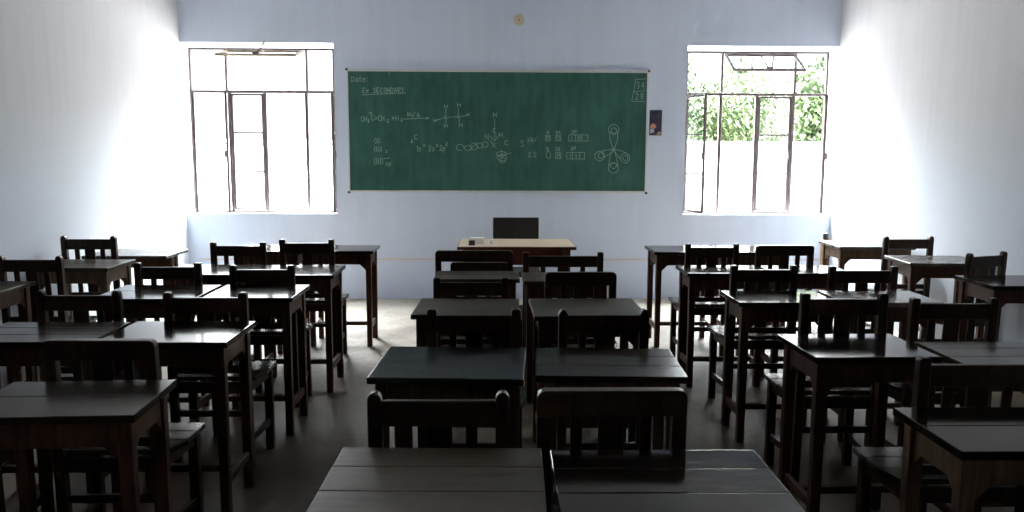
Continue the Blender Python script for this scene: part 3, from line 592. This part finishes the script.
# ------------------------------------------------------------------ the teacher's corner
tx0, tx1, ty0, ty1, tz = -.27, .65, 6.45, 7.03, .762
td = thing('teacher_desk', ((tx0+tx1)/2, (ty0+ty1)/2, 0), 'reddish brown teacher desk with pale ochre top under the chalkboard', 'desk')
w, d = tx1-tx0, ty1-ty0
m = MB()
m.box(-w/2, w/2, -d/2, 0-.001, tz-.022, tz, .003, 2).box(-w/2, w/2, .001, d/2, tz-.022, tz, .003, 2)
obj('tabletop', m, M_teachtop, td)
e = MB()
e.box(-w/2-.004, w/2+.004, -d/2-.008, -d/2, tz-.026, tz-.003, .002).box(-w/2-.008, -w/2, -d/2-.008, d/2, tz-.026, tz-.003, .002).box(w/2, w/2+.008, -d/2-.008, d/2, tz-.026, tz-.003, .002)
obj('edge_strip', e, M_teachbody, td)
for sx in (-1, 1):
    for sy in (-1, 1):
        x, y = sx*(w/2-.06), sy*(d/2-.05)
        obj('leg', MB().box(x-.025, x+.025, y-.025, y+.025, 0, tz-.026), M_teachbody, td)
obj('front_panel', MB().box(-w/2+.085, w/2-.085, -d/2+.04, -d/2+.06, .61, tz-.026), M_teachbody, td)
for sx in (-1, 1):
    obj('side_panel', MB().box(sx*(w/2-.06)-.01, sx*(w/2-.06)+.01, -d/2+.075, d/2-.075, .58, tz-.026), M_teachbody, td)
obj('drawer', MB().box(.06, w/2-.08, d/2-.3, d/2-.035, tz-.14, tz-.03), M_teachbody, td)

tc_ = thing('teacher_chair', (.211, 7.24, 0), 'black padded chair with wide flat back behind the teacher desk', 'chair')
sh2 = lambda c: Vector((c.x, c.y+(c.z-.45)*.12, c.z))
obj('backrest', MB().box(-.208, .208, .20, .235, .52, .905, .008, 2, sh2), M_black, tc_)
obj('seat', MB().box(-.21, .21, -.16, .2, .42, .465, .012, 2), M_black, tc_)
for sx in (-1, 1):
    obj('leg', MB().box(sx*.185-.016, sx*.185+.016, -.15, -.118, 0, .42), M_chair, tc_)
    obj('leg', MB().box(sx*.185-.016, sx*.185+.016, .166, .198, 0, .42), M_chair, tc_)
    obj('back_post', MB().box(sx*.185-.014, sx*.185+.014, .17, .198, .463, .56, .002), M_chair, tc_)
    obj('stretcher', MB().box(sx*.185-.009, sx*.185+.009, -.118, .166, .15, .18, .002), M_chair, tc_)

def tp(px, y):  # a spot on the teacher's desk top
    return (px, y, tz)
bx = thing('chalk_box', tp(-.125, 6.72), 'small white cardboard box on the left end of the teacher desk', 'box')
obj('carton', MB().box(-.055, .055, -.05, .05, 0, .035, .003), M_white, bx)
obj('lid', MB().box(-.057, .057, -.052, .052, .035, .043, .003), M_white, bx)
ds = thing('board_duster', tp(-.165, 6.55), 'small dark board duster at the front left edge of the teacher desk', 'duster')
obj('handle', MB().box(-.024, .024, -.02, .02, .014, .038, .004, 2), plain('duster_wood', (.05, .04, .032), .6), ds)
obj('felt', MB().box(-.026, .026, -.022, .022, 0, .014, .003), M_dark, ds)
# crumpled scrap of paper
bm = bmesh.new(); bmesh.ops.create_icosphere(bm, subdivisions=3, radius=.024)
for v in bm.verts:
    v.co *= 1+random.uniform(-.16, .16); v.co.z *= .7
mn = min(v.co.z for v in bm.verts)
for v in bm.verts: v.co.z -= mn
me = bpy.data.meshes.new('paper_scrap'); bm.to_mesh(me); bm.free()
tag(obj('paper_scrap', me, M_white, loc=tp(.0, 6.66)), 'small crumpled white paper on the teacher desk beside the white box', 'paper')

# wooden stand with a dark tin in the far right corner
stn = thing('wooden_stand', (3.20, 7.85, 0), 'slim pale wooden stand in the far right corner behind the last desk', 'stand')
obj('column', MB().box(-.035, .035, -.035, .035, .03, .65), M_leglight, stn)
obj('foot', MB().box(-.09, .09, -.09, .09, 0, .03), M_leglight, stn)
obj('platform', MB().box(-.046, .046, -.046, .046, .65, .675), M_leglight, stn)
tn = thing('ink_tin', (3.20, 7.85, .675), 'small dark tin standing on the wooden stand in the far right corner', 'tin')
obj('tin_body', MB().lathe([(.024, 0), (.026, .004), (.026, .04), (.024, .044)], 20), M_dark, tn)
obj('tin_lid', MB().lathe([(.028, .044), (.028, .054), (.024, .057)], 20), M_dark, tn)

# ------------------------------------------------------------------ outdoors
tag(obj('ground', MB().box(-40, 45, YB+T, 60, -.5, -.35, 0), M_ground), kind='structure')
bw = thing('boundary_wall', (2, 13, -.35), 'pale sunlit boundary wall outside, seen low through the right window', 'wall')
obj('masonry', MB().box(-16, 16, -.11, .11, 0, 1.95, 0), M_outwall, bw)
obj('coping', MB().box(-16, 16, -.15, .15, 1.95, 2.01, .01), M_outwall, bw)

def tree(x, y, h, r, label, seed, n=11000, zs=1.0):
    rnd = random.Random(seed)
    root = thing('tree', (x, y, -.35), label, 'tree', 'trees beyond the boundary wall')
    m = MB(); m.bar((0, 0, 0), (.05, 0, h*.55), .06, 10)
    for i in range(6):
        a = rnd.uniform(0, 6.28); m.bar((.04, 0, h*rnd.uniform(.35, .55)), (r*.6*math.cos(a), r*.6*math.sin(a), h*rnd.uniform(.65, .85)), .014, 6)
    obj('trunk', m, M_bark, root)
    bm = bmesh.new()
    clumps = []
    for i in range(26):
        while True:
            v = Vector((rnd.uniform(-1, 1), rnd.uniform(-1, 1), rnd.uniform(-1, 1)))
            if v.length < 1: break
        clumps.append(Vector((v.x*r, v.y*r, h*.68+v.z*h*.33*zs)))
    for i in range(n):
        c = rnd.choice(clumps); v = Vector((rnd.gauss(0, 1), rnd.gauss(0, 1), rnd.gauss(0, 1)))*r*.17
        p = c+v; s = rnd.uniform(.06, .1)
        q = Matrix.Rotation(rnd.uniform(0, 6.28), 3, 'Z') @ Matrix.Rotation(rnd.uniform(-1.1, 1.1), 3, 'X')
        vs = [bm.verts.new(p+q @ Vector(t)) for t in ((-s*.45, 0, 0), (0, -s, .01), (s*.45, 0, 0), (0, s, .01))]
        bm.faces.new(vs)
    me = bpy.data.meshes.new('foliage'); bm.to_mesh(me); bm.free()
    obj('foliage', me, M_leaf, root)
tree(5.35, 20, 3.9, 1.4, 'tree seen through the left panes of the right window', 1)
tree(7.4, 24.4, 4.3, 1.6, 'middle tree seen through the right window, behind the centre panes', 2)
tree(6.36, 16.1, 3.45, .92, 'tree seen through the rightmost pane of the right window', 3)


# ------------------------------------------------------------------ light
wld = bpy.data.worlds.new('sky'); sc.world = wld; wld.use_nodes = True
nt = wld.node_tree; bg = nt.nodes['Background']
bg.inputs[0].default_value = (*SKYC, 1)
# hazy bright sky: brightest high up, weaker towards the horizon
tcw = nt.nodes.new('ShaderNodeTexCoord'); spw = nt.nodes.new('ShaderNodeSeparateXYZ'); link(nt, tcw, 'Generated', spw, 0)
mrw = nt.nodes.new('ShaderNodeMapRange'); mrw.interpolation_type = 'SMOOTHSTEP'
mrw.inputs[1].default_value = SKYZ[0]; mrw.inputs[2].default_value = SKYZ[1]; mrw.inputs[3].default_value = SKYS[0]; mrw.inputs[4].default_value = SKYS[1]
link(nt, spw, 'Z', mrw, 0); link(nt, mrw, 0, bg, 'Strength')
def portal(name, loc, rot, sx, sy):
    l = bpy.data.lights.new(name, 'AREA'); l.shape = 'RECTANGLE'; l.size = sx; l.size_y = sy
    l.cycles.is_portal = True
    o = bpy.data.objects.new(name, l); col.objects.link(o); o.location = loc; o.rotation_euler = rot
portal('window_light', ((W1X0+W1X1)/2, YB+T+.02, (WZ0+WZ1)/2), (R(-90), 0, 0), W1X1-W1X0, WZ1-WZ0)
portal('window_light', ((W2X0+W2X1)/2, YB+T+.02, (WZ0+WZ1)/2), (R(-90), 0, 0), W2X1-W2X0, WZ1-WZ0)

# ------------------------------------------------------------------ camera
cam = bpy.data.cameras.new('camera'); co = bpy.data.objects.new('camera', cam); col.objects.link(co)
cam.sensor_width = 36; cam.lens = 828.208*36/1024; cam.clip_start = .05; cam.clip_end = 200
r_, u_, f_ = (0.999726,-0.023091,0.003935), (-0.000983,0.126472,0.991970), (0.023403,0.991701,-0.126415)
r_, u_, f_ = Vector(r_), Vector(u_), Vector(f_)
mw = Matrix(((r_.x, u_.x, -f_.x, 0), (r_.y, u_.y, -f_.y, 0), (r_.z, u_.z, -f_.z, 1.5098), (0, 0, 0, 1)))
co.matrix_world = mw
sc.camera = co
sc.view_settings.view_transform = 'Standard'; sc.view_settings.look = 'None'
sc.view_settings.gamma = 1; sc.view_settings.use_curve_mapping = False
sc.view_settings.exposure = EXPO
sc.cycles.max_bounces = 12; sc.cycles.diffuse_bounces = 8; sc.cycles.glossy_bounces = 4; sc.cycles.transparent_max_bounces = 12
sc.cycles.sample_clamp_indirect = 20; sc.cycles.caustics_reflective = False
sc.cycles.use_denoising = True
